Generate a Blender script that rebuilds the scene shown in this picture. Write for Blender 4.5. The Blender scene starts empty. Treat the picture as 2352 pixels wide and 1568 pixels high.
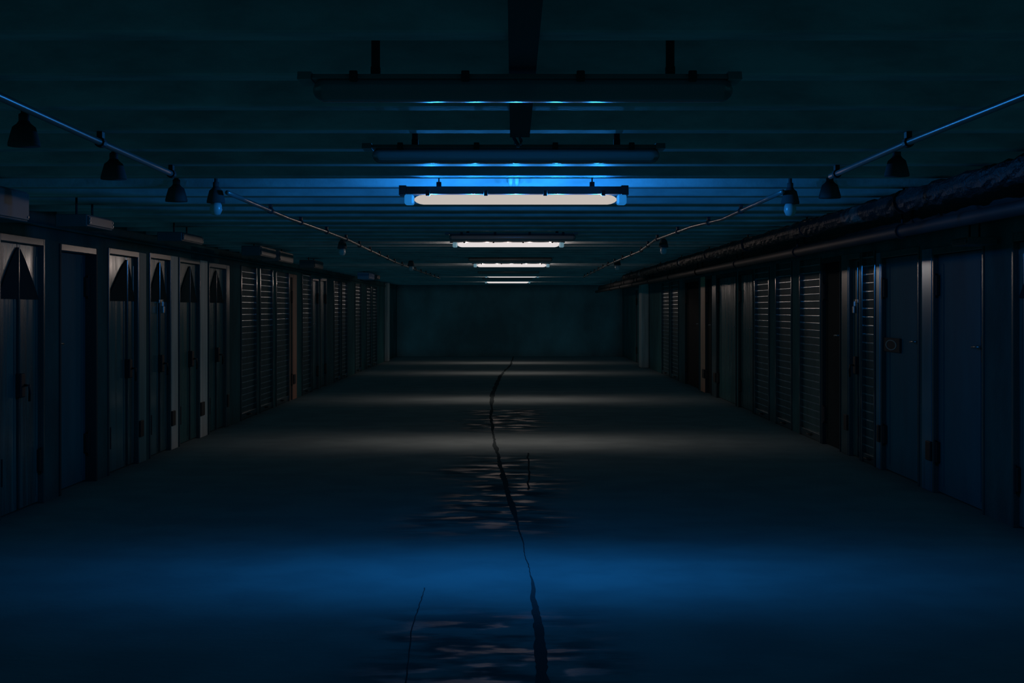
import bpy, bmesh, math, random
from mathutils import Vector, Matrix

random.seed(7)
SC = bpy.context.scene
COL = SC.collection
PI = math.pi

# ------------------------------------------------------------------ camera, world, exposure
F = 3267.0                      # focal length in pixels of the 2352 px wide frame (50 mm on 36 mm)
VX, VY = 1178.0, 708.0          # where the lines along the aisle converge
CH = 1.53                       # camera height

cam_data = bpy.data.cameras.new('camera')
cam_data.lens = 50.0
cam_data.sensor_width = 36.0
cam_data.shift_x = -(VX - 1176.0) / 2352.0
cam_data.shift_y = -(784.0 - VY) / 2352.0
cam_data.clip_end = 200
cam = bpy.data.objects.new('camera', cam_data)
COL.objects.link(cam)
cam.location = (0, 0, CH)
cam.rotation_euler = (PI / 2, 0, 0)
SC.camera = cam

world = bpy.data.worlds.new('dim_teal_ambient')
SC.world = world
world.use_nodes = True
bgn = world.node_tree.nodes['Background']
bgn.inputs['Color'].default_value = (0.07, 0.60, 0.85, 1)
bgn.inputs['Strength'].default_value = 0.052
world.light_settings.distance = 0.35
world.light_settings.ao_factor = 1.0
SC.cycles.use_fast_gi = True
SC.cycles.fast_gi_method = 'REPLACE'
SC.cycles.ao_bounces = 1
SC.cycles.ao_bounces_render = 1
SC.cycles.max_bounces = 6
SC.cycles.use_denoising = True
SC.cycles.sample_clamp_indirect = 2.0
SC.cycles.caustics_reflective = False
SC.cycles.caustics_refractive = False

SC.view_settings.view_transform = 'Standard'
SC.view_settings.look = 'None'
SC.view_settings.exposure = 0.0
SC.view_settings.gamma = 1.0
SC.view_settings.use_curve_mapping = False

BLUE_POWER, WHITE_POWER = 12.5, 3.6            # per point of a lit tube (five points along either side)
BLUE_DOWN, WHITE_DOWN = 5.6, 3.7             # per downward beam of a lit tube (three beams each)
BLUE_LIGHT = (0.02, 0.31, 1.0)
WHITE_LIGHT = (1.0, 0.76, 0.66)

# ------------------------------------------------------------------ helpers
XL, XR = 3.70, 3.50            # aisle side walls at x = -XL and x = +XR
ZC = 2.275                     # underside of the ceiling joists
YN, YF = -4.0, 45.4            # near and far ends


def yl(px): return XL * F / (VX - px)
def yr(px): return XR * F / (px - VX)
def wx(px, y): return (px - VX) * y / F
def wz(py, y): return CH - (py - VY) * y / F


def mat(name, color, rough=0.6, metal=0.0, noise=0.0, nscale=(3, 3, 3), bump=0.0, bscale=40, rough2=None, spec=0.5,
        color2=None, emit=None, estr=0.0, lo=0.35, hi=0.65):
    m = bpy.data.materials.new(name)
    m.use_nodes = True
    nt = m.node_tree
    b = nt.nodes['Principled BSDF']
    b.inputs['Base Color'].default_value = (*color, 1)
    b.inputs['Roughness'].default_value = rough
    b.inputs['Metallic'].default_value = metal
    b.inputs['Specular IOR Level'].default_value = spec
    if emit:
        b.inputs['Emission Color'].default_value = (*emit, 1)
        b.inputs['Emission Strength'].default_value = estr
    if noise or color2 or rough2 is not None or bump:
        tc = nt.nodes.new('ShaderNodeTexCoord')
        mp = nt.nodes.new('ShaderNodeMapping')
        mp.inputs['Scale'].default_value = nscale
        nt.links.new(tc.outputs['Object'], mp.inputs['Vector'])
        nz = nt.nodes.new('ShaderNodeTexNoise')
        nz.inputs['Scale'].default_value = 1.0
        nz.inputs['Detail'].default_value = 6
        nz.inputs['Roughness'].default_value = 0.6
        nt.links.new(mp.outputs['Vector'], nz.inputs['Vector'])
        mr = nt.nodes.new('ShaderNodeMapRange')
        mr.inputs['From Min'].default_value = lo
        mr.inputs['From Max'].default_value = hi
        nt.links.new(nz.outputs['Fac'], mr.inputs['Value'])
        c2 = color2 or tuple(c * (1 - noise) for c in color)
        mx = nt.nodes.new('ShaderNodeMix')
        mx.data_type = 'RGBA'
        mx.inputs['A'].default_value = (*color, 1)
        mx.inputs['B'].default_value = (*c2, 1)
        nt.links.new(mr.outputs['Result'], mx.inputs['Factor'])
        nt.links.new(mx.outputs['Result'], b.inputs['Base Color'])
        if rough2 is not None:
            r = nt.nodes.new('ShaderNodeMapRange')
            r.inputs['To Min'].default_value = rough
            r.inputs['To Max'].default_value = rough2
            nt.links.new(mr.outputs['Result'], r.inputs['Value'])
            nt.links.new(r.outputs['Result'], b.inputs['Roughness'])
        if bump:
            n2 = nt.nodes.new('ShaderNodeTexNoise')
            n2.inputs['Scale'].default_value = bscale
            n2.inputs['Detail'].default_value = 4
            nt.links.new(tc.outputs['Object'], n2.inputs['Vector'])
            bp = nt.nodes.new('ShaderNodeBump')
            bp.inputs['Strength'].default_value = bump
            bp.inputs['Distance'].default_value = 0.02
            nt.links.new(n2.outputs['Fac'], bp.inputs['Height'])
            nt.links.new(bp.outputs['Normal'], b.inputs['Normal'])
    return m


def emis(name, color, strength=1.0):
    m = bpy.data.materials.new(name)
    m.use_nodes = True
    nt = m.node_tree
    nt.nodes.clear()
    o = nt.nodes.new('ShaderNodeOutputMaterial')
    e = nt.nodes.new('ShaderNodeEmission')
    e.inputs['Color'].default_value = (*color, 1)
    e.inputs['Strength'].default_value = strength
    nt.links.new(e.outputs[0], o.inputs['Surface'])
    return m


def clear_cover(name, color):
    """a dusty cover that passes part of the light and scatters part of it through"""
    m = bpy.data.materials.new(name)
    m.use_nodes = True
    nt = m.node_tree
    nt.nodes.clear()
    N = nt.nodes.new
    o, mix, t, tr = N('ShaderNodeOutputMaterial'), N('ShaderNodeMixShader'), N('ShaderNodeBsdfTransparent'), N('ShaderNodeBsdfTranslucent')
    tr.inputs['Color'].default_value = (*color, 1)
    mix.inputs[0].default_value = 0.65
    nt.links.new(t.outputs[0], mix.inputs[1])
    df, m3 = N('ShaderNodeBsdfDiffuse'), N('ShaderNodeMixShader')
    df.inputs['Color'].default_value = (0.30, 0.38, 0.40, 1)
    m3.inputs[0].default_value = 0.45
    nt.links.new(tr.outputs[0], m3.inputs[1])
    nt.links.new(df.outputs[0], m3.inputs[2])
    nt.links.new(m3.outputs[0], mix.inputs[2])
    gl, fr, m2 = N('ShaderNodeBsdfGlossy'), N('ShaderNodeFresnel'), N('ShaderNodeMixShader')
    gl.inputs['Roughness'].default_value = 0.24
    fr.inputs['IOR'].default_value = 1.6
    nt.links.new(fr.outputs[0], m2.inputs[0])
    nt.links.new(mix.outputs[0], m2.inputs[1])
    nt.links.new(gl.outputs[0], m2.inputs[2])
    nt.links.new(m2.outputs[0], o.inputs['Surface'])
    return m


def box(bm, x0, x1, y0, y1, z0, z1, bev=0.0):
    r = bmesh.ops.create_cube(bm, size=1.0)
    vs = r['verts']
    for v in vs:
        v.co = Vector(((x0 + x1) / 2 + v.co.x * (x1 - x0), (y0 + y1) / 2 + v.co.y * (y1 - y0), (z0 + z1) / 2 + v.co.z * (z1 - z0)))
    if bev:
        es = list({e for v in vs for e in v.link_edges})
        bmesh.ops.bevel(bm, geom=es, offset=bev, segments=2, affect='EDGES', profile=0.5)
    return bm


def tube(bm, pts, r, n=10, caps=True, jitter=0.0):
    """a round bar along points; r is a number or one per point"""
    pts = [Vector(p) for p in pts]
    rings = []
    for i, p in enumerate(pts):
        d = (pts[min(i + 1, len(pts) - 1)] - pts[max(i - 1, 0)]).normalized()
        up = Vector((0, 0, 1)) if abs(d.z) < 0.9 else Vector((0, 1, 0))
        a = d.cross(up).normalized()
        b = a.cross(d).normalized()
        rr = r[i] if isinstance(r, (list, tuple)) else r
        ring = []
        for k in range(n):
            t = 2 * PI * k / n
            q = rr * (1 + (random.uniform(-jitter, jitter) if jitter else 0))
            ring.append(bm.verts.new(p + a * math.cos(t) * q + b * math.sin(t) * q))
        rings.append(ring)
    for i in range(len(rings) - 1):
        for k in range(n):
            bm.faces.new((rings[i][k], rings[i][(k + 1) % n], rings[i + 1][(k + 1) % n], rings[i + 1][k]))
    if caps:
        bm.faces.new(rings[0][::-1])
        bm.faces.new(rings[-1])
    return bm


def lathe(bm, prof, cx=0, cy=0, n=20):
    """profile of (radius, z) revolved about a vertical axis"""
    rings = []
    for (r, z) in prof:
        rings.append([bm.verts.new((cx + r * math.cos(2 * PI * k / n), cy + r * math.sin(2 * PI * k / n), z)) for k in range(n)])
    for i in range(len(rings) - 1):
        for k in range(n):
            bm.faces.new((rings[i][k], rings[i][(k + 1) % n], rings[i + 1][(k + 1) % n], rings[i + 1][k]))
    bm.faces.new(rings[0][::-1])
    bm.faces.new(rings[-1])
    return bm


def prism(bm, poly, axis, a0, a1):
    """extrude a 2-D polygon along an axis. axis 'x': poly in (y, z); axis 'z': poly in (x, y); axis 'y': poly in (x, z)"""
    def p3(p, a):
        return {'x': (a, p[0], p[1]), 'y': (p[0], a, p[1]), 'z': (p[0], p[1], a)}[axis]
    lo = [bm.verts.new(p3(p, a0)) for p in poly]
    hi = [bm.verts.new(p3(p, a1)) for p in poly]
    n = len(poly)
    bm.faces.new(lo[::-1])
    bm.faces.new(hi)
    for i in range(n):
        bm.faces.new((lo[i], lo[(i + 1) % n], hi[(i + 1) % n], hi[i]))
    return bm


def B(): return bmesh.new()


def obj(name, bm, m, parent=None, smooth=False):
    bmesh.ops.recalc_face_normals(bm, faces=bm.faces)
    me = bpy.data.meshes.new(name)
    bm.to_mesh(me)
    bm.free()
    me.materials.append(m)
    if smooth:
        for p in me.polygons:
            p.use_smooth = True
    o = bpy.data.objects.new(name, me)
    COL.objects.link(o)
    if parent:
        o.parent = parent
        o.matrix_parent_inverse = Matrix.Translation(-parent.location) if False else Matrix.Identity(4)
        o.location = -Vector(parent.location) if parent.parent is None else Vector((0, 0, 0))
        if parent.parent is not None or parent.type == 'MESH':
            o.location = (0, 0, 0)
    return o


def tag(o, label, cat, group=None, kind=None):
    o['label'] = label
    o['category'] = cat
    if group: o['group'] = group
    if kind: o['kind'] = kind
    return o


def thing(name, loc, label, cat, group=None, kind=None):
    o = bpy.data.objects.new(name, None)
    o.empty_display_size = 0.1
    COL.objects.link(o)
    o.location = loc
    return tag(o, label, cat, group, kind)


def lab(o, text):
    o['label'] = text
    return o


# ------------------------------------------------------------------ materials
M = {}
M['wall'] = mat('painted_concrete_wall', (0.022, 0.085, 0.095), 0.75, noise=0.35, nscale=(2, 2, 1.2), bump=0.15, bscale=25, spec=0.05)
M['farwall'] = mat('far_wall_paint', (0.08, 0.20, 0.23), 0.8, noise=0.5, nscale=(0.7, 0.7, 0.5))
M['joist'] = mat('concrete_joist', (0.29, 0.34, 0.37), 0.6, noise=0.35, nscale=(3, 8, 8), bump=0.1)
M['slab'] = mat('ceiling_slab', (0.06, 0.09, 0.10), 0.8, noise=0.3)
M['door_pale'] = mat('pale_teal_door_paint', (0.09, 0.17, 0.19), 0.15, 0.35, rough2=0.3, color2=(0.035, 0.075, 0.085), nscale=(9, 9, 0.7), lo=0.4, hi=0.62)
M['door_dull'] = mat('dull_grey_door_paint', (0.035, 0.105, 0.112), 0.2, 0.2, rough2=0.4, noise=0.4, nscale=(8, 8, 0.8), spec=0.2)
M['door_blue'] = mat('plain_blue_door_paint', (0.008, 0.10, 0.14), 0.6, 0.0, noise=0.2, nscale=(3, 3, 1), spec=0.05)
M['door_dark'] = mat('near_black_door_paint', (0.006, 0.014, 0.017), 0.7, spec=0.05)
M['arch'] = mat('dark_arch_plate', (0.008, 0.022, 0.027), 0.8, spec=0.05)  # arch-shaped shade on the upper double doors, built as dark plates
M['frame'] = mat('grey_door_frame', (0.07, 0.10, 0.105), 0.25, 0.3, noise=0.35, nscale=(12, 12, 1), spec=0.4)
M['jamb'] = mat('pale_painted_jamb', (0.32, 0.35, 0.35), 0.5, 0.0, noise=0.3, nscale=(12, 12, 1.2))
M['jamb_shaded'] = mat('shaded_teal_jamb', (0.06, 0.17, 0.18), 0.5, 0.0, noise=0.3, nscale=(12, 12, 1.2))  # pale jamb darkened and tinted teal where less light falls
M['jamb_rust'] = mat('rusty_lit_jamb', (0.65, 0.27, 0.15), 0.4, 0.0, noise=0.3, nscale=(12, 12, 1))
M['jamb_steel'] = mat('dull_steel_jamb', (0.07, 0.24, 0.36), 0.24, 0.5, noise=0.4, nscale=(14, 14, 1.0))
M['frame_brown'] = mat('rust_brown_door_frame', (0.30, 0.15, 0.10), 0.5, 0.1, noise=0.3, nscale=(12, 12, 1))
M['frame_dark'] = mat('dark_door_frame', (0.02, 0.035, 0.04), 0.6, spec=0.1)
M['slat'] = mat('galvanised_shutter_slat', (0.88, 0.97, 1.0), 0.27, 0.96, noise=0.3, nscale=(6, 6, 2))
_nt = M['slat'].node_tree
_tg = _nt.nodes.new('ShaderNodeTangent')
_tg.direction_type = 'RADIAL'
_tg.axis = 'Z'
_nt.links.new(_tg.outputs[0], _nt.nodes['Principled BSDF'].inputs['Tangent'])
_nt.nodes['Principled BSDF'].inputs['Anisotropic'].default_value = 0.93
M['slat_face'] = mat('dull_painted_slat_face', (0.03, 0.07, 0.078), 0.5, 0.0, noise=0.3, nscale=(6, 6, 2), spec=0.15)
M['rail'] = mat('shutter_guide_steel', (0.09, 0.12, 0.13), 0.14, 0.7)
M['black'] = mat('black_iron', (0.012, 0.016, 0.018), 0.6, 0.2)
M['steel'] = mat('bare_steel', (0.4, 0.43, 0.45), 0.3, 0.9)
M['conduit'] = mat('grey_conduit', (0.14, 0.16, 0.17), 0.32, 0.3)
M['clip'] = mat('dark_pipe_clip', (0.02, 0.025, 0.028), 0.6)
M['box'] = mat('grey_metal_box', (0.07, 0.095, 0.10), 0.45, 0.25, noise=0.2)
M['box_blue'] = mat('blue_metal_box', (0.05, 0.22, 0.42), 0.45, 0.1)
M['foil'] = mat('crumpled_foil_wrap', (0.02, 0.028, 0.031), 0.5, 0.4, color2=(0.20, 0.22, 0.23), nscale=(1.5, 1.5, 1.5), lo=0.56, hi=0.7, bump=0.9, bscale=45)  # pale noise patches put sporadic glints into the foil colour
M['pipe'] = mat('dark_service_pipe', (0.02, 0.028, 0.031), 0.6, 0.0, noise=0.4)
M['housing'] = mat('dark_lamp_housing', (0.05, 0.06, 0.07), 0.5)
M['housing_pale'] = mat('pale_unlit_housing', (0.16, 0.20, 0.21), 0.6, spec=0.1)  # lightened copy of the housing colour, keeps unlit lamps from silhouetting
M['cap_blue'] = mat('glowing_blue_cover_end', (0.02, 0.03, 0.04), 0.6, spec=0.1, emit=(0.012, 0.17, 0.50), estr=0.85)
M['cap_grey'] = mat('glowing_grey_cover_end', (0.03, 0.04, 0.05), 0.6, spec=0.1, emit=(0.12, 0.24, 0.30), estr=0.8)
M['glow_warm'] = emis('lit_diffuser_nearest', (0.546, 0.497, 0.462), 1.0)
M['glow_white'] = emis('lit_diffuser', (0.76, 0.70, 0.69), 1.0)
M['unlit'] = clear_cover('unlit_translucent_cover', (0.34, 0.36, 0.36))
M['gland'] = mat('white_plastic_gland', (0.30, 0.33, 0.36), 0.4)
M['bell'] = mat('black_enamel_shade', (0.04, 0.055, 0.06), 0.7, spec=0.05)
M['glass'] = mat('dusty_bulb_glass', (0.30, 0.36, 0.40), 0.3)
M['sign'] = mat('dark_sign_plate', (0.012, 0.018, 0.022), 0.8)
M['ring'] = mat('pale_sign_ring', (0.10, 0.16, 0.18), 0.7)
M['crack'] = mat('wet_black_gutter', (0.022, 0.03, 0.033), 0.9, spec=0.0)


def floor_material():
    m = bpy.data.materials.new('damp_concrete_floor')
    m.use_nodes = True
    nt = m.node_tree
    N = nt.nodes.new
    L = nt.links.new
    b = nt.nodes['Principled BSDF']
    tc = N('ShaderNodeTexCoord')

    def noise(scale, detail=5, vec=(1, 1, 1)):
        mp = N('ShaderNodeMapping')
        mp.inputs['Scale'].default_value = vec
        L(tc.outputs['Object'], mp.inputs['Vector'])
        n = N('ShaderNodeTexNoise')
        n.inputs['Scale'].default_value = scale
        n.inputs['Detail'].default_value = detail
        L(mp.outputs['Vector'], n.inputs['Vector'])
        return n.outputs['Fac']

    def rng(v, a, b_, c=0.0, d=1.0):
        r = N('ShaderNodeMapRange')
        r.interpolation_type = 'SMOOTHSTEP'
        for k, val in zip(('From Min', 'From Max', 'To Min', 'To Max'), (a, b_, c, d)):
            r.inputs[k].default_value = val
        L(v, r.inputs['Value'])
        return r.outputs['Result']

    def mth(op, a, b_):
        n = N('ShaderNodeMath')
        n.operation = op
        for i, v in enumerate((a, b_)):
            if isinstance(v, (int, float)): n.inputs[i].default_value = v
            else: L(v, n.inputs[i])
        return n.outputs[0]

    sep = N('ShaderNodeSeparateXYZ')
    L(tc.outputs['Object'], sep.inputs[0])
    # damp strip along the gutter: a band around x = -0.1 whose edge wanders
    wob = noise(0.7, 3)
    xx = mth('ADD', sep.outputs['X'], mth('MULTIPLY', mth('SUBTRACT', wob, 0.5), 1.1))
    ax = mth('ABSOLUTE', mth('ADD', xx, 0.12), 0.0)
    band = rng(ax, 0.75, 0.25)
    patches = rng(noise(3.2, 6, (0.9, 1.7, 1)), 0.50, 0.62)
    # the damp lies in stretches along the gutter
    yy = sep.outputs['Y']
    st1 = mth('MULTIPLY', rng(yy, 5.0, 5.6), rng(yy, 7.5, 6.8))
    st2 = mth('MULTIPLY', rng(yy, 9.0, 10.5), rng(yy, 15.5, 14.0))
    st3 = mth('MULTIPLY', rng(yy, 17.0, 18.5), rng(yy, 22.0, 21.0))
    stretch = mth('MINIMUM', mth('ADD', mth('ADD', st1, st2), st3), 1.0)
    wet = mth('MULTIPLY', mth('MULTIPLY', band, stretch), patches)
    col = N('ShaderNodeMix')
    col.data_type = 'RGBA'
    col.inputs['A'].default_value = (0.088, 0.112, 0.118, 1)
    col.inputs['B'].default_value = (0.076, 0.097, 0.103, 1)
    L(rng(noise(2.2, 8), 0.35, 0.65), col.inputs['Factor'])
    col2 = N('ShaderNodeMix')
    col2.data_type = 'RGBA'
    L(col.outputs['Result'], col2.inputs['A'])
    col2.inputs['B'].default_value = (0.020, 0.030, 0.033, 1)
    L(mth('MULTIPLY', mth('MULTIPLY', band, stretch), rng(noise(3.0, 6, (0.8, 1.5, 1)), 0.40, 0.60, 0.0, 0.8)), col2.inputs['Factor'])
    L(col2.outputs['Result'], b.inputs['Base Color'])
    rg = N('ShaderNodeMapRange')
    rg.inputs['To Min'].default_value = 0.85
    rg.inputs['To Max'].default_value = 0.42
    L(wet, rg.inputs['Value'])
    L(rg.outputs['Result'], b.inputs['Roughness'])
    sp = N('ShaderNodeMapRange')
    sp.inputs['To Min'].default_value = 0.0
    sp.inputs['To Max'].default_value = 0.05
    L(wet, sp.inputs['Value'])
    L(sp.outputs['Result'], b.inputs['Specular IOR Level'])
    b.inputs['Specular Tint'].default_value = (0.35, 0.70, 0.85, 1)
    bp = N('ShaderNodeBump')
    bp.inputs['Strength'].default_value = 0.22
    bp.inputs['Distance'].default_value = 0.02
    L(noise(11, 6, (1.0, 1.8, 1)), bp.inputs['Height'])
    L(bp.outputs['Normal'], b.inputs['Normal'])
    return m


M['floor'] = floor_material()

# ------------------------------------------------------------------ the setting
bm = B(); box(bm, -XL - 0.4, XR + 0.4, YN, YF + 0.3, -0.2, 0.0)
tag(obj('floor', bm, M['floor']), 'dark damp concrete floor of the aisle', 'floor', kind='structure')

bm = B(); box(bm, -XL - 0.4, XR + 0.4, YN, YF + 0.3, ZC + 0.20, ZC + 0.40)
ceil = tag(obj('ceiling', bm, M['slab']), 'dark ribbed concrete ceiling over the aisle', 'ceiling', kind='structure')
PITCH = 0.70
k0 = int((YN + 0.2 - 6.00) / PITCH)
k = k0
while True:
    y = 6.00 + PITCH * k
    if y > YF - 0.15: break
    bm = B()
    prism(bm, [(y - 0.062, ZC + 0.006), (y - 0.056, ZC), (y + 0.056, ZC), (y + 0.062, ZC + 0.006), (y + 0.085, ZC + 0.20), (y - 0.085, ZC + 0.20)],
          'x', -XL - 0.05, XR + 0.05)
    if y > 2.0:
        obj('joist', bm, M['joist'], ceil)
    else:
        bm.free()
    k += 1

bm = B(); box(bm, -XL - 0.4, XR + 0.4, YF, YF + 0.25, 0, ZC + 0.2)
tag(obj('wall_far', bm, M['farwall']), 'dark blank wall closing the far end of the aisle', 'wall', kind='structure')
bm = B(); box(bm, -XL - 0.4, XR + 0.4, YN - 0.25, YN, -0.2, ZC + 0.4)
tag(obj('wall_near', bm, M['wall']), 'plain wall behind the viewer', 'wall', kind='structure')

REC = 0.03          # depth of the door recesses

# openings: (near pixel, far pixel, top z, type, dict)
LEFT = [
    dict(k='double', a=-6, b=100, zt=2.075, seam=48, leaf='door_pale', frame='frame', arch=True,
         label='pale double door at left picture edge, dark arch-shaped shade on its upper part'),
    dict(k='single', a=135, b=221, zt=2.06, rec=0.085, leaf='door_blue', frame='frame_dark', head='frame',
         label='plain dark blue single door on left wall between two arch-shaded double doors'),
    dict(k='double', a=247, b=317, j=(317, 333), jm='jamb_shaded', zt=2.085, seam=297, leaf='door_pale', frame='frame', arch=True,
         label='arch-shaded double door just beyond the plain blue door on left wall'),
    dict(k='double', a=342, b=391, j=(391, 406), jm='jamb', zt=2.10, seam=371, leaf='door_pale', frame='frame', arch=True, hasp=True,
         label='arch-shaded double door on left wall with hasp and padlock hanging at its seam'),
    dict(k='double', a=410, b=458, j=(458, 474), jm='jamb', zt=2.10, seam=440, leaf='door_dull', frame='frame', arch=True,
         label='dull grey arch-shaded double door on left wall between two pale lit jambs'),
    dict(k='double', a=478, b=519, j=(519, 525), jm='frame', zt=2.09, seam=500, leaf='door_dull', frame='frame', arch=True,
         label='last arch-shaded double door on left wall, next to the first slatted shutter'),
    dict(k='shutter', a=552, b=589, zt=2.115, lit=1,
         label='slatted shutter on left wall right after the last arch-shaded double door'),
    dict(k='shutter', a=596, b=626, zt=2.12,
         label='middle one of the three slatted shutters side by side on left wall'),
    dict(k='shutter', a=633, b=663, zt=2.11,
         label='third slatted shutter on left wall, bright spots down its far edge'),
    dict(k='single', a=664.5, b=671.5, j=(672, 680), jm='frame_brown', zt=2.10, leaf='door_dark', frame='frame_brown',
         label='narrow dark door in brown frame on left wall beyond three shutters'),
    dict(k='shutter', a=693, b=714.5, zt=2.15,
         label='single bright slatted shutter on left wall beyond the brown door frame'),
    dict(k='single', a=717, b=731, zt=2.10, leaf='door_dull', frame='frame',
         label='narrow grey door right beyond the single bright shutter on left wall'),
    dict(k='single', a=735, b=749, zt=2.12, leaf='door_dull', frame='frame',
         label='second narrow grey door beyond the single bright shutter on left wall'),
    dict(k='shutter', a=766.5, b=781, zt=2.10,
         label='nearer of the paired dim shutters far along left wall'),
    dict(k='shutter', a=784, b=797, zt=2.10,
         label='farther of the paired dim shutters far along left wall'),
    dict(k='shutter', a=815, b=829, zt=2.12,
         label='tall bright slatted shutter far along left wall standing alone'),
    dict(k='shutter', a=841, b=852, zt=2.10,
         label='small shutter under the blue box far along left wall'),
    dict(k='shutter', a=855, b=865, zt=2.10,
         label='last slatted shutter on left wall, nearest the far end'),
]
RIGHT = [
    dict(k='double', a=2452, b=2327, zt=2.05, seam=2388, leaf='door_pale', frame='frame', arch=True,
         label='pale double door cut by the right picture edge'),
    dict(k='single', a=2262, b=2144, j=(2143, 2121), jm='jamb_steel', zt=2.03, leaf='door_blue', frame='frame',
         label='wide plain blue door on right wall with bright jamb at its far side'),
    dict(k='single', a=2113, b=2025, j=(2024, 2015.5), jm='jamb_steel', zt=2.06, leaf='door_blue', frame='frame', ring=True,
         label='blue door on right wall carrying the square plate with a ring'),
    dict(k='shutter', a=2012, b=1980, zt=2.09,
         label='narrow bright slatted shutter on right wall next to the ring plate door'),
    dict(k='double', a=1978, b=1951, j=(1950, 1936), jm='frame', zt=2.09, seam=1966, leaf='door_dull', frame='frame', arch=False, hasp=True,
         label='dull double door with bright hasp on right wall beside the narrow shutter'),
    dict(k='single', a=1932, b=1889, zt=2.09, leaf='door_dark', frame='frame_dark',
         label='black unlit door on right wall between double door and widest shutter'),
    dict(k='shutter', a=1887, b=1838, zt=2.11,
         label='widest slatted shutter on right wall with thin bright slat lines'),
    dict(k='shutter', a=1820, b=1783, zt=2.12,
         label='middle of the three dark shutters in a row on right wall'),
    dict(k='shutter', a=1768, b=1734, zt=2.10,
         label='farthest of the three dark shutters in a row on right wall'),
    dict(k='single', a=1731, b=1697, zt=2.10, leaf='door_dull', frame='frame_dark',
         label='dull grey door on right wall adjoining the farthest of the three shutters'),
    dict(k='single', a=1692, b=1647, j=(1646, 1637), jm='frame', zt=2.10, leaf='door_dull', frame='frame_dark',
         label='wide dim grey door on right wall before the brown jamb'),
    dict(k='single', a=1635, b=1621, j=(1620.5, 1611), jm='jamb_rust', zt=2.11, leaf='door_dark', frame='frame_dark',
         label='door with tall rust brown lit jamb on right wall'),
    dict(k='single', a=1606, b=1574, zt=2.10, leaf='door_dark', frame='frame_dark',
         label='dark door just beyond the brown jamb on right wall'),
    dict(k='shutter', a=1559, b=1541.5, zt=2.11,
         label='dim slatted shutter far along right wall, nearer one of a pair'),
    dict(k='shutter', a=1538, b=1520.5, zt=2.12,
         label='bright slatted shutter far along right wall with white slat lines to floor'),
    dict(k='single', a=1471, b=1461, zt=2.10, leaf='door_dull', frame='frame',
         label='last narrow door on right wall beyond the pale pier'),
]


def build_wall(name, side, ops, label):
    X = -XL if side < 0 else XR
    yy = yl if side < 0 else yr
    back = X + side * 0.30
    spans = []
    for o in ops:
        y0, y1 = yy(o['a']), yy(o['b'])
        o['y0'], o['y1'] = y0, y1
        spans.append((y0, y1, o['zt']))
    bm = B()
    y = YN
    for (y0, y1, zt) in spans:
        box(bm, min(X, back), max(X, back), y, y0, 0, ZC + 0.2)
        box(bm, min(X, back), max(X, back), y0, y1, zt, ZC + 0.2)
        y = y1
    box(bm, min(X, back), max(X, back), y, YF, 0, ZC + 0.2)
    tag(obj(name, bm, M['wall']), label, 'wall', kind='structure')


build_wall('wall_left', -1, LEFT, 'dark left aisle wall of piers between doors')
build_wall('wall_right', 1, RIGHT, 'dark right aisle wall of piers between doors')

DN = [0]


def sx(side, x0, x1):
    """two depths measured inward from the wall face (positive = into the wall) as sorted x values"""
    X = -XL if side < 0 else XR
    a, b = X + side * x0, X + side * x1
    return min(a, b), max(a, b)


def frame_part(side, o, root):
    y0, y1, zt = o['y0'], o['y1'], o['zt']
    a, b = sx(side, -0.012, REC + 0.03)
    t = 0.035
    bm = B()
    box(bm, a, b, y0, y0 + t, 0, zt, 0.004)
    box(bm, a, b, y1 - t, y1, 0, zt, 0.004)
    fr = obj('frame', bm, M[o['frame']], root)
    bm = B()
    box(bm, a, b, y0 + t, y1 - t, zt - 0.055, zt, 0.004)
    hd = obj('frame_head', bm, M[o.get('head', o['frame'])], root)
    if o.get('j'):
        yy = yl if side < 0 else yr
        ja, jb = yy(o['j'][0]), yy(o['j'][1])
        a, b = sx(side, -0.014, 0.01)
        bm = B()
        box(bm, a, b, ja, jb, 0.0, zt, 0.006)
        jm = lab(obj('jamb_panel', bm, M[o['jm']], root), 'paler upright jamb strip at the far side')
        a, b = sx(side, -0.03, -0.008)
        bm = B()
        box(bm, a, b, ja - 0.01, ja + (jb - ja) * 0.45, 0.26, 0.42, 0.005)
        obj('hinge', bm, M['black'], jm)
    return fr


def leaf_mesh(side, ya, yb, z0, z1):
    """a sheet metal leaf with a rolled edge and vertical press folds"""
    bm = B()
    a, b = sx(side, REC, REC + 0.04)
    box(bm, a, b, ya, yb, z0, z1, 0.006)
    f0, f1 = sx(side, REC - 0.006, REC + 0.002)
    w = yb - ya
    for f in (0.12, 0.88):
        box(bm, f0, f1, ya + w * f - 0.012, ya + w * f + 0.012, z0 + 0.06, z1 - 0.08, 0.003)
    return bm


def arch_shade_plate(side, ya, yb, apex_at_b, zb, za):  # half of the pointed shade shape, as a thin dark plate
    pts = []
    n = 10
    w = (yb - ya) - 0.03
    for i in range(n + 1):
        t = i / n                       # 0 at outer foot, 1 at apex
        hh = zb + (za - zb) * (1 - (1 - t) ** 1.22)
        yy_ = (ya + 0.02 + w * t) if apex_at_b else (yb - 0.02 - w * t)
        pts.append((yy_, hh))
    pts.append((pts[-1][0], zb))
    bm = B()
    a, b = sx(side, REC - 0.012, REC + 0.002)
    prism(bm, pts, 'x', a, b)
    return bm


def hinge(side, y, z, parent):
    bm = B()
    a, b = sx(side, REC - 0.035, REC + 0.004)
    box(bm, a, b, y - 0.035, y + 0.035, z - 0.085, z + 0.085, 0.006)
    m_ = (a + b) / 2 - side * 0.02
    tube(bm, [(m_, y, z - 0.10), (m_, y, z + 0.10)], 0.012, 8)
    return obj('hinge', bm, M['black'], parent)


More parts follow.
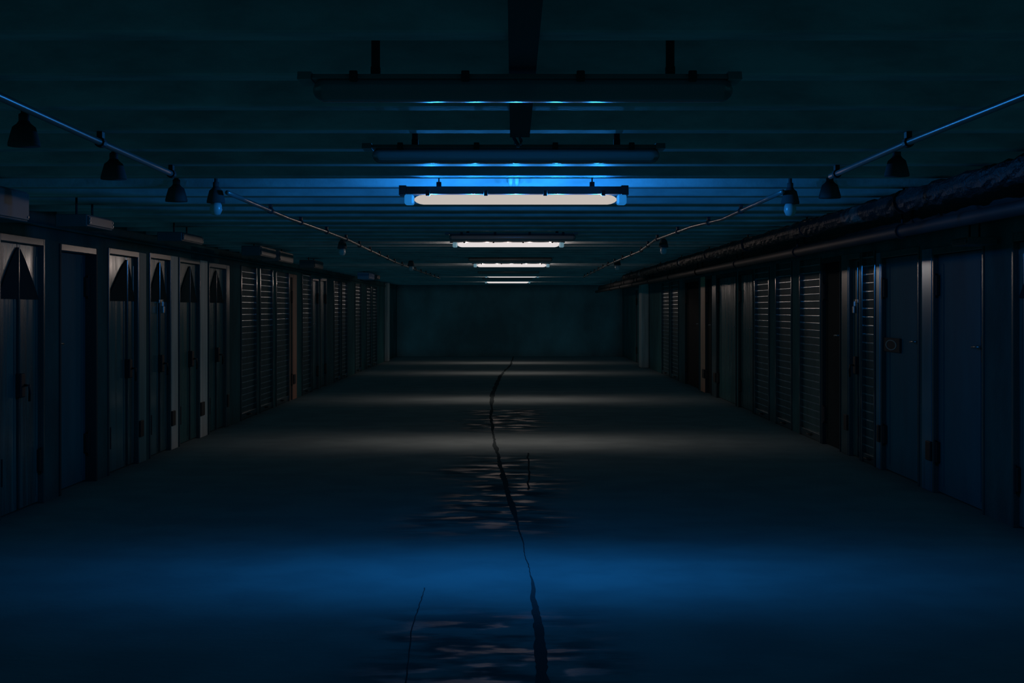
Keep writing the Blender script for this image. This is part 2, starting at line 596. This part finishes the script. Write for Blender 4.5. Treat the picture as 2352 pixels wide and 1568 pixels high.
def make_door(side, o):
    global REC
    REC = o.get('rec', 0.03)
    yy = yl if side < 0 else yr
    y0, y1, zt = o['y0'], o['y1'], o['zt']
    X = -XL if side < 0 else XR
    DN[0] += 1
    root = thing('door_%d' % DN[0], (X, (y0 + y1) / 2, 0), o['label'], 'door', kind='structure')
    frame_part(side, o, root)
    t = 0.037
    z0, z1 = 0.012, zt - 0.057
    if o['k'] == 'double':
        s = yy(o['seam'])
        for (ya, yb, ab) in ((y0 + t, s - 0.004, True), (s + 0.004, y1 - t, False)):
            lf = obj('leaf', leaf_mesh(side, ya, yb, z0, z1), M[o['leaf']], root)
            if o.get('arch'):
                lab(obj('arch_shade', arch_shade_plate(side, ya, yb, ab, 1.60, z1 - 0.03), M['arch'], lf), 'half of the arch-shaped shade on the upper leaf')
            if ab or not o.get('j'): hinge(side, ya + 0.02 if ab else yb - 0.02, 0.34, lf)
        bm = B()
        a, b = sx(side, REC - 0.018, REC + 0.002)
        box(bm, a, b, s - 0.012, s + 0.012, z0 + 0.01, z1 - 0.03, 0.005)
        obj('cover_strip', bm, M['rail'], root)
        # lock case on the seam
        bm = B()
        a, b = sx(side, REC - 0.05, REC + 0.002)
        box(bm, a, b, s - 0.05, s + 0.045, 0.86, 1.04, 0.008)
        h = obj('lock_case', bm, M['black'], root)
        bm = B()
        xm = X + side * (REC - 0.05)
        tube(bm, [(xm, s + 0.02, 0.95), (xm - side * 0.035, s + 0.02, 0.95), (xm - side * 0.04, s + 0.02, 0.90), (xm - side * 0.035, s + 0.025, 0.83)], 0.010, 8)
        obj('door_handle', bm, M['black'], root, True)
        if o.get('hasp'):
            bm = B()
            a, b = sx(side, REC - 0.03, REC + 0.002)
            box(bm, a, b, s - 0.08, s + 0.09, 1.585, 1.625, 0.004)
            obj('hasp', bm, M['steel'], root)
            bm = B()
            xm = X + side * (REC - 0.045)
            box(bm, xm - 0.016, xm + 0.016, s - 0.03, s + 0.03, 1.48, 1.555, 0.006)
            tube(bm, [(xm, s - 0.02, 1.55), (xm, s - 0.018, 1.60), (xm, s, 1.615), (xm, s + 0.018, 1.60), (xm, s + 0.02, 1.55)], 0.006, 8)
            obj('padlock', bm, M['steel'], root)
    else:
        lf = obj('leaf', leaf_mesh(side, y0 + t, y1 - t, z0, z1), M[o['leaf']], root)
        yh = y0 + 0.11
        if y1 - y0 > 0.4:
            bm = B()
            a, b = sx(side, REC - 0.012, REC + 0.002)
            box(bm, a, b, yh - 0.025, yh + 0.025, 1.12, 1.32, 0.004)
            obj('lock_plate', bm, M['black'], root)
            bm = B()
            xm = X + side * REC
            tube(bm, [(xm, yh, 1.24), (xm - side * 0.05, yh, 1.24), (xm - side * 0.052, yh + 0.04, 1.24), (xm - side * 0.05, yh + 0.12, 1.235)], 0.010, 8)
            obj('door_handle', bm, M['steel'], root, True)
        for z in (0.34, 1.72):
            hinge(side, y1 - 0.06, z, lf)
    return root


def make_shutter(side, o):
    global REC
    REC = 0.045
    y0, y1, zt = o['y0'], o['y1'], o['zt']
    X = -XL if side < 0 else XR
    root = thing('roller_shutter', (X, (y0 + y1) / 2, 0), o['label'], 'roller shutter', 'slatted shutters along the left wall' if side < 0 else 'slatted shutters along the right wall')
    # guide rails
    for (ya, yb) in ((y0, y0 + 0.045), (y1 - 0.045, y1)):
        bm = B()
        a, b = sx(side, -0.015, REC)
        box(bm, a, b, ya, yb, 0, zt, 0.007)
        obj('guide_rail', bm, M['rail'], root)
    # curtain of slats: one part
    pitch = 0.085
    prof = []
    z = 0.09
    while z < zt - 0.05:
        prof.append((REC - 0.015, z))
        prof.append((REC - 0.019, z + pitch * 0.80))
        for t in (0.82, 0.86, 0.90, 0.94, 0.98):
            prof.append((REC - 0.021 - 0.0007 * math.sin(PI * (t - 0.82) / 0.16), z + pitch * t))
        z += pitch
    prof.append((REC - 0.015, min(z, zt)))
    bm = B()
    va = [bm.verts.new((X + side * d, y0 + 0.03, zz)) for d, zz in prof]
    vb = [bm.verts.new((X + side * d, y1 - 0.03, zz)) for d, zz in prof]
    ba = [bm.verts.new((X + side * (REC + 0.03), y0 + 0.03, prof[0][1])), bm.verts.new((X + side * (REC + 0.03), y0 + 0.03, prof[-1][1]))]
    bb = [bm.verts.new((X + side * (REC + 0.03), y1 - 0.03, prof[0][1])), bm.verts.new((X + side * (REC + 0.03), y1 - 0.03, prof[-1][1]))]
    for i in range(len(prof) - 1):
        f = bm.faces.new((va[i], vb[i], vb[i + 1], va[i + 1]))
        f.material_index = 1 if 2 <= i % 7 <= 5 else 0      # the bead at the head of each slat is bare metal
    bm.faces.new((ba[0], ba[1], bb[1], bb[0]))
    bm.faces.new((va[-1], vb[-1], bb[1], ba[1]))
    bm.faces.new((va[0], ba[0], bb[0], vb[0]))
    obj('slat_curtain', bm, M['slat_face'], root).data.materials.append(M['slat'])
    bm = B()
    a, b = sx(side, REC - 0.045, REC + 0.02)
    box(bm, a, b, y0 + 0.03, y1 - 0.03, 0.004, 0.095, 0.008)
    obj('bottom_bar', bm, M['rail'], root)
    bm = B()
    xm = X + side * (REC - 0.045)
    ym = (y0 + y1) / 2
    tube(bm, [(xm, ym - 0.07, 0.05), (xm - side * 0.03, ym - 0.06, 0.055), (xm - side * 0.03, ym + 0.06, 0.055), (xm, ym + 0.07, 0.05)], 0.008, 8)
    obj('pull_handle', bm, M['black'], root, True)
    return root


for side, ops in ((-1, LEFT), (1, RIGHT)):
    for o in ops:
        if o['k'] == 'shutter': make_shutter(side, o)
        else: make_door(side, o)

# pale pier that stands out from the right wall, and its slimmer partner on the left
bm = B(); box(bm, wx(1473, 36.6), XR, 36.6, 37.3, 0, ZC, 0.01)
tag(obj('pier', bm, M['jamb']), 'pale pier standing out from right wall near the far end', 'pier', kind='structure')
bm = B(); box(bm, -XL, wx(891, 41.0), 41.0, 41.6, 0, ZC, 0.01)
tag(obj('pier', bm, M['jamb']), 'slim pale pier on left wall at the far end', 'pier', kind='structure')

# gutter line along the floor
GUT = [(1180, 819), (1172, 838), (1150, 862), (1132, 905), (1128, 960), (1140, 1035), (1154, 1090), (1170, 1150), (1184, 1200), (1202, 1260), (1216, 1320), (1224, 1380), (1233, 1450), (1240, 1568), (1252, 1800)]
bm = B()
la, lb = [], []
GW = [0.03, 0.04, 0.045, 0.05, 0.02, 0.03, 0.042, 0.045, 0.016, 0.005, 0.006, 0.036, 0.044, 0.05, 0.05]
pts = []
for (px, py), gw in zip(GUT, GW):
    y = CH * F / (py - VY)
    pts.append((wx(px, y), y, gw))
fine = []
for i in range(len(pts) - 1):
    n = max(2, int(abs(pts[i][1] - pts[i + 1][1]) / 0.05))
    for j in range(n):
        t = j / n
        fine.append((pts[i][0] * (1 - t) + pts[i + 1][0] * t, pts[i][1] * (1 - t) + pts[i + 1][1] * t, pts[i][2] * (1 - t) + pts[i + 1][2] * t))
rw, c = 0.7, 0.0
for (x, y, gw) in fine:
    rw = min(0.95, max(0.4, rw + random.uniform(-0.12, 0.12)))
    w = gw * rw
    c = max(-0.012, min(0.012, c + random.uniform(-0.004, 0.004)))
    if y > YF: continue
    la.append((x - w + c, y)); lb.append((x + w + c, y))
va = [bm.verts.new((x, y, 0.003)) for x, y in la]
vb = [bm.verts.new((x, y, 0.003)) for x, y in lb]
vc = [bm.verts.new((x, y, 0.0)) for x, y in la]
vd = [bm.verts.new((x, y, 0.0)) for x, y in lb]
for i in range(len(va) - 1):
    bm.faces.new((va[i], vb[i], vb[i + 1], va[i + 1]))
    bm.faces.new((va[i], va[i + 1], vc[i + 1], vc[i]))
    bm.faces.new((vb[i], vd[i], vd[i + 1], vb[i + 1]))
tag(obj('trim_1', bm, M['crack']), 'black wandering gutter seam down the middle of the floor', 'gutter', kind='structure')


def crack(name, pp, w, label):
    bm = B()
    q = []
    for (px, py) in pp:
        y = CH * F / (py - VY)
        q.append((wx(px, y), y))
    f2 = []
    for i in range(len(q) - 1):
        for j in range(8):
            t = j / 8
            f2.append((q[i][0] * (1 - t) + q[i + 1][0] * t + random.uniform(-w, w) * 0.6, q[i][1] * (1 - t) + q[i + 1][1] * t))
    f2.append(q[-1])
    a = [bm.verts.new((x - w * random.uniform(0.4, 1), y, 0.002)) for x, y in f2]
    b = [bm.verts.new((x + w * random.uniform(0.4, 1), y, 0.002)) for x, y in f2]
    for i in range(len(a) - 1):
        bm.faces.new((a[i], b[i], b[i + 1], a[i + 1]))
    return tag(obj(name, bm, M['crack']), label, 'floor crack', kind='structure')


crack('trim_2', [(976, 1350), (962, 1395), (946, 1440), (932, 1568)], 0.004, 'thin crack in the floor left of the gutter seam')
crack('trim_3', [(1212, 1040), (1215, 1085), (1213, 1125)], 0.012, 'short crack in the floor right of the gutter seam')

# ledges above the doors
for nm, side, lbl in (('trim_4', -1, 'thin grey ledge above the doors on left wall'), ('trim_5', 1, 'thin grey ledge above the doors on right wall')):
    bm = B()
    a, b = sx(side, -0.05, 0.0)
    box(bm, a, b, YN + 0.1, YF - 0.05, 2.165, 2.185, 0.004)
    tag(obj(nm, bm, M['wall']), lbl, 'ledge', kind='structure')


# ------------------------------------------------------------------ lamps
def loft_cover(bm, L, w, h, z, taper, y=0.0, n=16, ex=0.5):
    """rounded trough along x whose ends draw in to a point-like nose"""
    xs = [-L, -L + taper * 0.25, -L + taper * 0.6, -L + taper, L - taper, L - taper * 0.6, L - taper * 0.25, L]
    sc = [0.25, 0.62, 0.88, 1, 1, 0.88, 0.62, 0.25]
    rings = []
    for x, s in zip(xs, sc):
        ring = []
        for k in range(n):
            t = 2 * PI * k / n
            cx, sn = math.cos(t), math.sin(t)
            ring.append(bm.verts.new((x, y + w * s * math.copysign(abs(cx) ** ex, cx), z + h * s * math.copysign(abs(sn) ** ex, sn))))
        rings.append(ring)
    for i in range(len(rings) - 1):
        for k in range(n):
            bm.faces.new((rings[i][k], rings[i][(k + 1) % n], rings[i + 1][(k + 1) % n], rings[i + 1][k]))
    bm.faces.new(rings[0][::-1]); bm.faces.new(rings[-1])
    return bm


def make_lamp(cx, y, z, label, lit, cap, power, down, color, glow, tilt=0.0):
    """a surface batten: housing on top, long cover below; the lower cover centre is at z"""
    root = thing('fluorescent_lamp', (cx, y, z), label, 'ceiling lamp', 'fluorescent lamps down the middle of the ceiling')
    H = 0.635
    ht = 0.044 if lit else 0.014
    bm = B()
    prism(bm, [(y - 0.062, z + 0.028), (y + 0.062, z + 0.028), (y + 0.05, z + 0.028 + ht), (y - 0.05, z + 0.028 + ht)], 'x', cx - H, cx + H)
    for s in (-1, 1):
        prism(bm, [(y - 0.068, z + 0.024), (y + 0.068, z + 0.024), (y + 0.056, z + 0.034 + ht), (y - 0.056, z + 0.034 + ht)], 'x', cx + s * H - 0.03, cx + s * H + 0.01)
    hs = obj('housing', bm, M['housing' if lit else 'housing_pale'], root)
    for f in (-0.5, -0.17, 0.17, 0.5):
        bm = B()
        box(bm, cx + f - 0.012, cx + f + 0.012, y - 0.066, y - 0.05, z + 0.018, z + 0.05, 0.003)
        obj('clip', bm, M['black' if lit else 'frame_dark'], hs)
    if lit:
        bm = B(); loft_cover(bm, H - 0.055, 0.043, 0.027, z, 0.05, y)
        for v in bm.verts: v.co.x += cx
        obj('diffuser', bm, M[glow], root, True)
        for s in (-1, 1):
            bm = B()
            x0, x1 = sorted((cx + s * (H - 0.052), cx + s * H))
            box(bm, x0, x1, y - 0.048, y + 0.048, z - 0.029, z + 0.027, 0.01)
            obj('end_cap', bm, M[cap], root)
        for i in range(5):
            for sy in (-1, 1):
                ld = bpy.data.lights.new('tube_light', 'POINT')
                ld.energy = power
                ld.color = color
                ld.shadow_soft_size = 0.008
                lo = bpy.data.objects.new('tube_light', ld)
                COL.objects.link(lo)
                lo.parent = root
                lo.location = (-0.48 + 0.24 * i, 0.054 * sy, 0.016)
        for i in (-1, 0, 1):
            ld = bpy.data.lights.new('tube_beam', 'AREA')
            ld.shape = 'RECTANGLE'
            ld.size, ld.size_y = (1.1 if i == 0 else 0.5), 0.05
            ld.energy = down
            ld.color = color
            ld.spread = math.radians(72)
            lo = bpy.data.objects.new('tube_beam', ld)
            COL.objects.link(lo)
            lo.parent = root
            lo.location = (0.28 * i, 0, -0.05)
            lo.rotation_euler = (0, -0.62 * i, 0)
    else:
        bm = B(); loft_cover(bm, H - 0.01, 0.055, 0.034, z, 0.03, y, 20, 0.4 if tilt else 0.85)
        if tilt:
            for v in bm.verts:
                v.co.z += (v.co.y - y) * math.tan(math.radians(tilt))
        for v in bm.verts: v.co.x += cx
        obj('diffuser', bm, M['unlit'], root, True)
    zt = z + 0.028 + ht
    for s in (-1, 1):
        bm = B()
        x = cx + s * 0.44
        box(bm, x - 0.014, x + 0.014, y - 0.012, y + 0.012, zt - 0.004, max(zt + 0.03, min(zt + 0.03, ZC)), 0.003)
        tube(bm, [(x, y, zt), (x, y, ZC + 0.203)], 0.004 if lit else 0.013, 8)
        obj('hanger', bm, M['black' if lit else 'frame_dark'], root)
    return root


LAMPS = [
    (1185, 6.20, 357, False, 'unlit pale fluorescent lamp hanging just in front of the largest lit lamp'),
    (1184, 8.17, 458.5, True, 'largest lit fluorescent lamp, throwing blue light on the ceiling'),
    (1167.5, 16.27, 562, True, 'second lit fluorescent lamp, white, beyond the blue-cast one'),
    (1175, 23.85, 609.5, True, 'third lit fluorescent lamp down the aisle'),
    (1176, 33.65, 634.5, True, 'fourth lit lamp seen only as a thin bright line'),
    (1166, 39.95, 648, True, 'farthest and smallest lit lamp before the end wall'),
    (1201, 4.25, 208, False, 'unlit fluorescent lamp nearest the viewer, highest in the picture'),
    (1177, 14.05, 545, False, 'unlit dark lamp between the largest and second lit lamps'),
    (1172, 21.05, 596, False, 'unlit dark lamp between the second and third lit lamps'),
    (1168, 28.75, 624.5, False, 'unlit dark lamp between the third and fourth lit lamps'),
    (1165, 35.05, 638.5, False, 'unlit dark lamp just before the farthest lit lamp'),
]
for i, (px, y, py, lit, lbl) in enumerate(LAMPS):
    blue = i == 1
    z = wz(py, y)
    make_lamp(wx(px, y), y, z, lbl, lit, 'cap_blue' if blue else 'cap_grey', BLUE_POWER if blue else WHITE_POWER, BLUE_DOWN if blue else WHITE_DOWN,
              BLUE_LIGHT if blue else WHITE_LIGHT, 'glow_warm' if blue else 'glow_white', 4.0 if i == 6 else 0.0)

# twin white capsules behind the nearest lit lamp
y = 8.62
root = thing('cable_gland_pair', (0, y, 2.25), 'pair of white capsules hanging over the largest lit lamp', 'cable gland')
for s in (-1, 1):
    x = wx(1180, y) + s * 0.0185
    bm = B()
    lathe(bm, [(0.004, wz(428, y)), (0.012, wz(426, y)), (0.0165, wz(421, y)), (0.0165, wz(396, y)), (0.015, wz(393, y)), (0.004, wz(392, y))], x, y, 16)
    obj('capsule', bm, M['gland'], root, True)
    bm = B()
    lathe(bm, [(0.003, wz(390, y)), (0.010, wz(388, y)), (0.0155, wz(383, y)), (0.0155, wz(379, y)), (0.008, wz(376, y)), (0.008, ZC + 0.2)], x, y, 16)
    obj('stem', bm, M['gland'], root, True)
bm = B(); box(bm, wx(1180, y) - 0.036, wx(1180, y) + 0.036, y - 0.014, y + 0.014, wz(393, y), wz(388.5, y), 0.003)
obj('bracket', bm, M['black'], root)

# flat tray in the middle of the ceiling, ending above the unlit lamp
root = thing('cable_tray', (0.03, 1, ZC), 'dark flat cable tray along the middle of the near ceiling', 'cable tray')
bm = B()
prism(bm, [(-0.012, ZC - 0.03), (0.07, ZC - 0.03), (0.07, ZC - 0.002), (0.062, ZC - 0.002), (0.062, ZC - 0.022), (-0.004, ZC - 0.022), (-0.004, ZC - 0.002), (-0.012, ZC - 0.002)], 'y', YN + 0.1, 5.95)
obj('tray', bm, M['bell'], root)
bm = B()
tube(bm, [(0.0, 5.2, ZC - 0.018), (0.0, 5.9, ZC - 0.018), (0.005, 5.98, ZC - 0.03), (0.02, 6.02, ZC - 0.05)], 0.007, 8)
tube(bm, [(0.03, 5.2, ZC - 0.018), (0.03, 5.9, ZC - 0.018), (0.03, 5.99, ZC - 0.025), (0.035, 6.04, ZC - 0.035)], 0.007, 8)
obj('cable', bm, M['black'], root, True)
bm = B()
for (x, zz) in ((0.022, -0.056), (0.033, -0.046), (0.011, -0.044)):
    bmesh.ops.create_icosphere(bm, subdivisions=2, radius=0.007, matrix=Matrix.Translation((x, 6.04, ZC + zz)))
obj('terminal', bm, M['steel'], root, True)


# ------------------------------------------------------------------ conduits, pendants, pipes, boxes
def make_conduit(pp, z, label, clips, r=0.0145):
    """pp: pixels on the line of the conduit, resolved on the height z"""
    pts = []
    for (px, py) in pp:
        y = (z - CH) * F / (VY - py)
        pts.append((wx(px, y), y, z))
    root = thing('conduit', pts[0], label, 'conduit', 'conduits under the ceiling joists')
    fine = []
    for i in range(len(pts) - 1):
        a, b = Vector(pts[i]), Vector(pts[i + 1])
        n = max(1, int((b - a).length / 0.5))
        for j in range(n):
            fine.append(a.lerp(b, j / n))
    fine.append(Vector(pts[-1]))
    bm = B(); tube(bm, fine, r, 10)
    obj('pipe', bm, M['conduit'], root, True)
    for yc in clips:
        for i in range(len(pts) - 1):
            if pts[i][1] <= yc <= pts[i + 1][1]:
                t = (yc - pts[i][1]) / (pts[i + 1][1] - pts[i][1])
                x = pts[i][0] * (1 - t) + pts[i + 1][0] * t
                bm = B()
                tube(bm, [(x, yc - 0.02, z), (x, yc + 0.02, z)], r + 0.008, 10)
                box(bm, x - 0.012, x + 0.012, yc - 0.02, yc + 0.02, z + r, ZC - 0.0005, 0.002)
                obj('clip', bm, M['clip'], root)
    return root


def joists(a, b, step=1):
    out = []
    for k in range(-20, 60, 1):
        y = 6.00 + PITCH * k
        if a < y < b and k % step == 0: out.append(y)
    return out


ZP = ZC - 0.045
make_conduit([(-600, -45), (0, 222), (200, 313), (396, 400)], ZP, 'blue-lit conduit sloping in from the upper left corner', joists(1, 7.7, 2))
make_conduit([(2952, -28), (2352, 220), (2090, 325), (1908, 405)], ZP, 'blue-lit conduit sloping in from the upper right corner', joists(1, 7.9, 2))
make_conduit([(522, 442), (660, 500), (742, 529), (802, 552), (850, 575), (908, 602), (1010, 639)], ZP, 'bent grey conduit on the left, starting beside the largest lamp', joists(9.3, 36, 2))
make_conduit([(1798, 440), (1660, 503), (1590, 520), (1505, 551), (1470, 577), (1400, 606), (1340, 636)], ZP, 'bent grey conduit on the right, starting beside the largest lamp', joists(9.4, 34, 2))


def make_pendant(px, py, w, label, y=None, bulb=False):
    """bell shade whose widest rim is at pixel (px, py) and w pixels wide"""
    y = 0.134 * F / w if y is None else y
    x, z = wx(px, y), wz(py, y)
    R = w * y / F / 2
    root = thing('pendant_lamp', (x, y, z), label, 'pendant lamp', 'unlit bell pendants beside the conduits')
    bm = B()
    lathe(bm, [(R, z), (R * 1.0, z + 0.012), (R * 0.86, z + 0.045), (R * 0.72, z + 0.075), (R * 0.45, z + 0.088), (R * 0.32, z + 0.10)], x, y, 20)
    obj('shade', bm, M['bell'], root, True)
    bm = B()
    lathe(bm, [(R * 0.34, z + 0.092), (R * 0.34, z + 0.125), (R * 0.2, z + 0.13), (R * 0.18, ZC + 0.2)], x, y, 12)
    obj('stem', bm, M['bell'], root, True)
    if bulb:
        bm = B()
        lathe(bm, [(0.006, z - 0.075), (0.026, z - 0.07), (0.038, z - 0.045), (0.036, z - 0.015), (0.028, z + 0.004)], x, y, 16)
        obj('bulb', bm, M['glass'], root, True)
    return root


make_pendant(55, 336, 72, 'black bell pendant nearest the left picture edge', 5.55)
make_pendant(261, 412, 58, 'black bell pendant left, below the middle of the near conduit', 6.88)
make_pendant(405, 463, 50, 'black bell pendant left, hanging at the end of the near conduit', 8.15)
make_pendant(496, 466, 42, 'small pendant with blue-lit bulb at start of the left bent conduit', 8.65, True)
make_pendant(2060, 405, 56, 'black bell pendant right, under the near conduit beside the foil pipe', 6.80)
make_pendant(1906, 455, 50, 'black bell pendant right, hanging at the end of the near conduit', 8.15)
make_pendant(1815, 468, 42, 'small pendant with bulb at start of the right bent conduit', 8.65, True)
make_pendant(786, 571, 22, 'small distant pendant with pale bulb on the left conduit', 15.6, True)
make_pendant(1524, 568, 22, 'small distant pendant with pale bulb on the right conduit', 15.5, True)
make_pendant(944, 611, 16, 'tiny far pendant with pale bulb left of the third lamp', 22.6, True)
make_pendant(1418, 609, 16, 'tiny far pendant with pale bulb right of the third lamp', 22.2, True)

# the service pipes below the ceiling on the right
def make_pipe(name, pp, r, m, label, cat, step=0.12, jit=0.0, brackets=(), rv=0.0):
    root = thing(name, pp[0], label, cat, 'service pipes along the right wall')
    fine, rad = [], []
    for i in range(len(pp) - 1):
        a, b = Vector(pp[i]), Vector(pp[i + 1])
        n = max(1, int((b - a).length / step))
        for j in range(n):
            fine.append(a.lerp(b, j / n))
            rad.append(r * (1 + random.uniform(-rv, rv)))
    fine.append(Vector(pp[-1])); rad.append(r)
    bm = B(); tube(bm, fine, rad, 18, jitter=jit)
    obj('pipe_wrap' if jit else 'pipe', bm, m, root, jit == 0)
    for yc in brackets:
        for i in range(len(pp) - 1):
            if pp[i][1] <= yc <= pp[i + 1][1]:
                t = (yc - pp[i][1]) / (pp[i + 1][1] - pp[i][1])
                x = pp[i][0] * (1 - t) + pp[i + 1][0] * t
                z = pp[i][2] * (1 - t) + pp[i + 1][2] * t
                bm = B()
                tube(bm, [(x, yc - 0.015, z), (x, yc + 0.015, z)], r + 0.012, 16)
                tube(bm, [(x, yc, z + r), (x, yc, ZC + 0.1)], 0.008, 8)
                obj('pipe_hanger', bm, M['black'], root)
    return root


make_pipe('insulated_pipe', [(2.42, 4.0, 2.19), (2.42, 9.0, 2.19), (2.38, 14, 2.18), (2.36, 30, 2.18)], 0.062, M['foil'],
          'crumpled foil wrapped pipe high on the right side', 'pipe', 0.09, 0.10, joists(4.5, 30, 4), 0.12)
make_pipe('service_pipe', [(2.75, 3.0, 2.15), (2.75, 20, 2.15), (2.72, 44, 2.15)], 0.085, M['pipe'],
          'thick dark pipe between the foil pipe and the right wall', 'pipe', 1.0, 0, joists(4.5, 40, 5))
make_pipe('service_pipe', [(2.60, 3.0, 2.045), (2.60, 20, 2.045), (2.58, 44, 2.045)], 0.040, M['pipe'],
          'thin dark pipe lowest of the bundle on the right side', 'pipe', 1.0, 0, joists(4.5, 40, 5))
make_pipe('service_pipe', [(3.08, 3.0, 2.18), (3.08, 44, 2.18)], 0.07, M['pipe'],
          'dark pipe closest to the right wall', 'pipe', 1.0, 0, joists(4.5, 40, 5))


# boxes above the doors on the left
def make_box(px0, px1, py_top, py_bot, x, label, m='box', name='junction_box', depth=0.3):
    """box whose aisle face is at x and spans the pixels px0..px1 at its far edge heights"""
    y0 = x * F / (px0 - VX)
    y1 = x * F / (px1 - VX)
    z1, z0 = wz(py_top, y1), wz(py_bot, y1)
    z1 = min(z1, ZC - 0.02)
    s = -1 if x < 0 else 1
    xb = x + s * 0.22
    a, b = min(x, xb), max(x, xb)
    root = thing(name, (x, y0, z0), label, 'box', 'boxes hanging along the left side' if s < 0 else 'boxes hanging along the right side')
    bm = B(); box(bm, a, b, y0, y1, z0, z1, 0.008)
    obj('body', bm, M[m], root)
    bm = B()
    f0, f1 = sorted((x, x - s * 0.012))
    box(bm, f0, f1, y0 + 0.012, y1 - 0.012, z0 + 0.012, z1 - 0.012, 0.004)
    obj('lid', bm, M[m], root)
    bm = B()
    g0, g1 = sorted((x - s * 0.01, x - s * 0.016))
    for (yy_, zz) in ((y0 + 0.03, z0 + 0.03), (y1 - 0.03, z0 + 0.03), (y0 + 0.03, z1 - 0.03), (y1 - 0.03, z1 - 0.03)):
        tube(bm, [(g0, yy_, zz), (g1, yy_, zz)], 0.007, 8)
    scr = bm
    for f in (0.2, 0.8):
        bm = B()
        yy_ = y0 + (y1 - y0) * f
        tube(bm, [((a + b) / 2, yy_, z1 - 0.01), ((a + b) / 2, yy_, ZC + 0.203)], 0.008, 8)
        obj('hanger', bm, M['black'], root)
    bm = scr
    obj('screws', bm, M['steel'], root)['kind'] = 'stuff'
    return root


make_box(-70, 64, 441, 511, -2.90, 'large pale grey box at the left picture edge above the first door', name='wall_cabinet')
make_box(200, 258, 504, 531, -2.90, 'flat box above the plain blue door and its neighbour on left wall')
make_box(418, 465, 543, 563, -2.90, 'pale grey box with bright edges above the dull arch-shaded doors on left wall')
make_box(598, 632, 572, 594, -2.90, 'grey box above the middle shutter on left wall')
make_box(641, 672, 582, 606, -2.90, 'grey box above the third shutter on left wall')
make_box(722, 741, 601, 619, -2.90, 'small pale box above the narrow grey doors on left wall')
make_box(846, 859, 624, 643, -2.90, 'small blue box far along left wall above the last shutters', 'box_blue')
make_box(865, 872, 631, 642, -2.90, 'tiny dim box just beyond the blue box on left wall')
make_box(2222, 2186, 549, 566, 3.25, 'small grey box above the wide blue door on right wall')

# ring plate on the right
REC = 0.03
od = RIGHT[2]
y = 12.75
y0, y1 = XR * F / (2069 - VX) * 1.006, XR * F / (2032 - VX) * 1.006
zc = wz(792, (y0 + y1) / 2)
root = thing('sign_plate', (XR + REC, (y0 + y1) / 2, zc), 'square dark plate with a pale ring on the blue door', 'sign')
bm = B()
a, b = sx(1, REC - 0.022, REC - 0.004)
box(bm, a, b, y0, y1, zc - 0.065, zc + 0.065, 0.003)
obj('plate', bm, M['sign'], root)
bm = B()
ym = (y0 + y1) / 2
n = 32
ry = (y1 - y0) * 0.34
rz = 0.048
xa = a
def ringv(f, x): return [bm.verts.new((x, ym + ry * f * math.cos(2 * PI * k / n), zc + rz * f * math.sin(2 * PI * k / n))) for k in range(n)]
r0, r1, r2, r3 = ringv(1.0, xa), ringv(1.0, xa - 0.004), ringv(0.82, xa - 0.004), ringv(0.82, xa)
for p, q in ((r0, r1), (r1, r2), (r2, r3)):
    for k in range(n):
        bm.faces.new((p[k], p[(k + 1) % n], q[(k + 1) % n], q[k]))
obj('ring', bm, M['ring'], root)

bpy.context.view_layer.update()
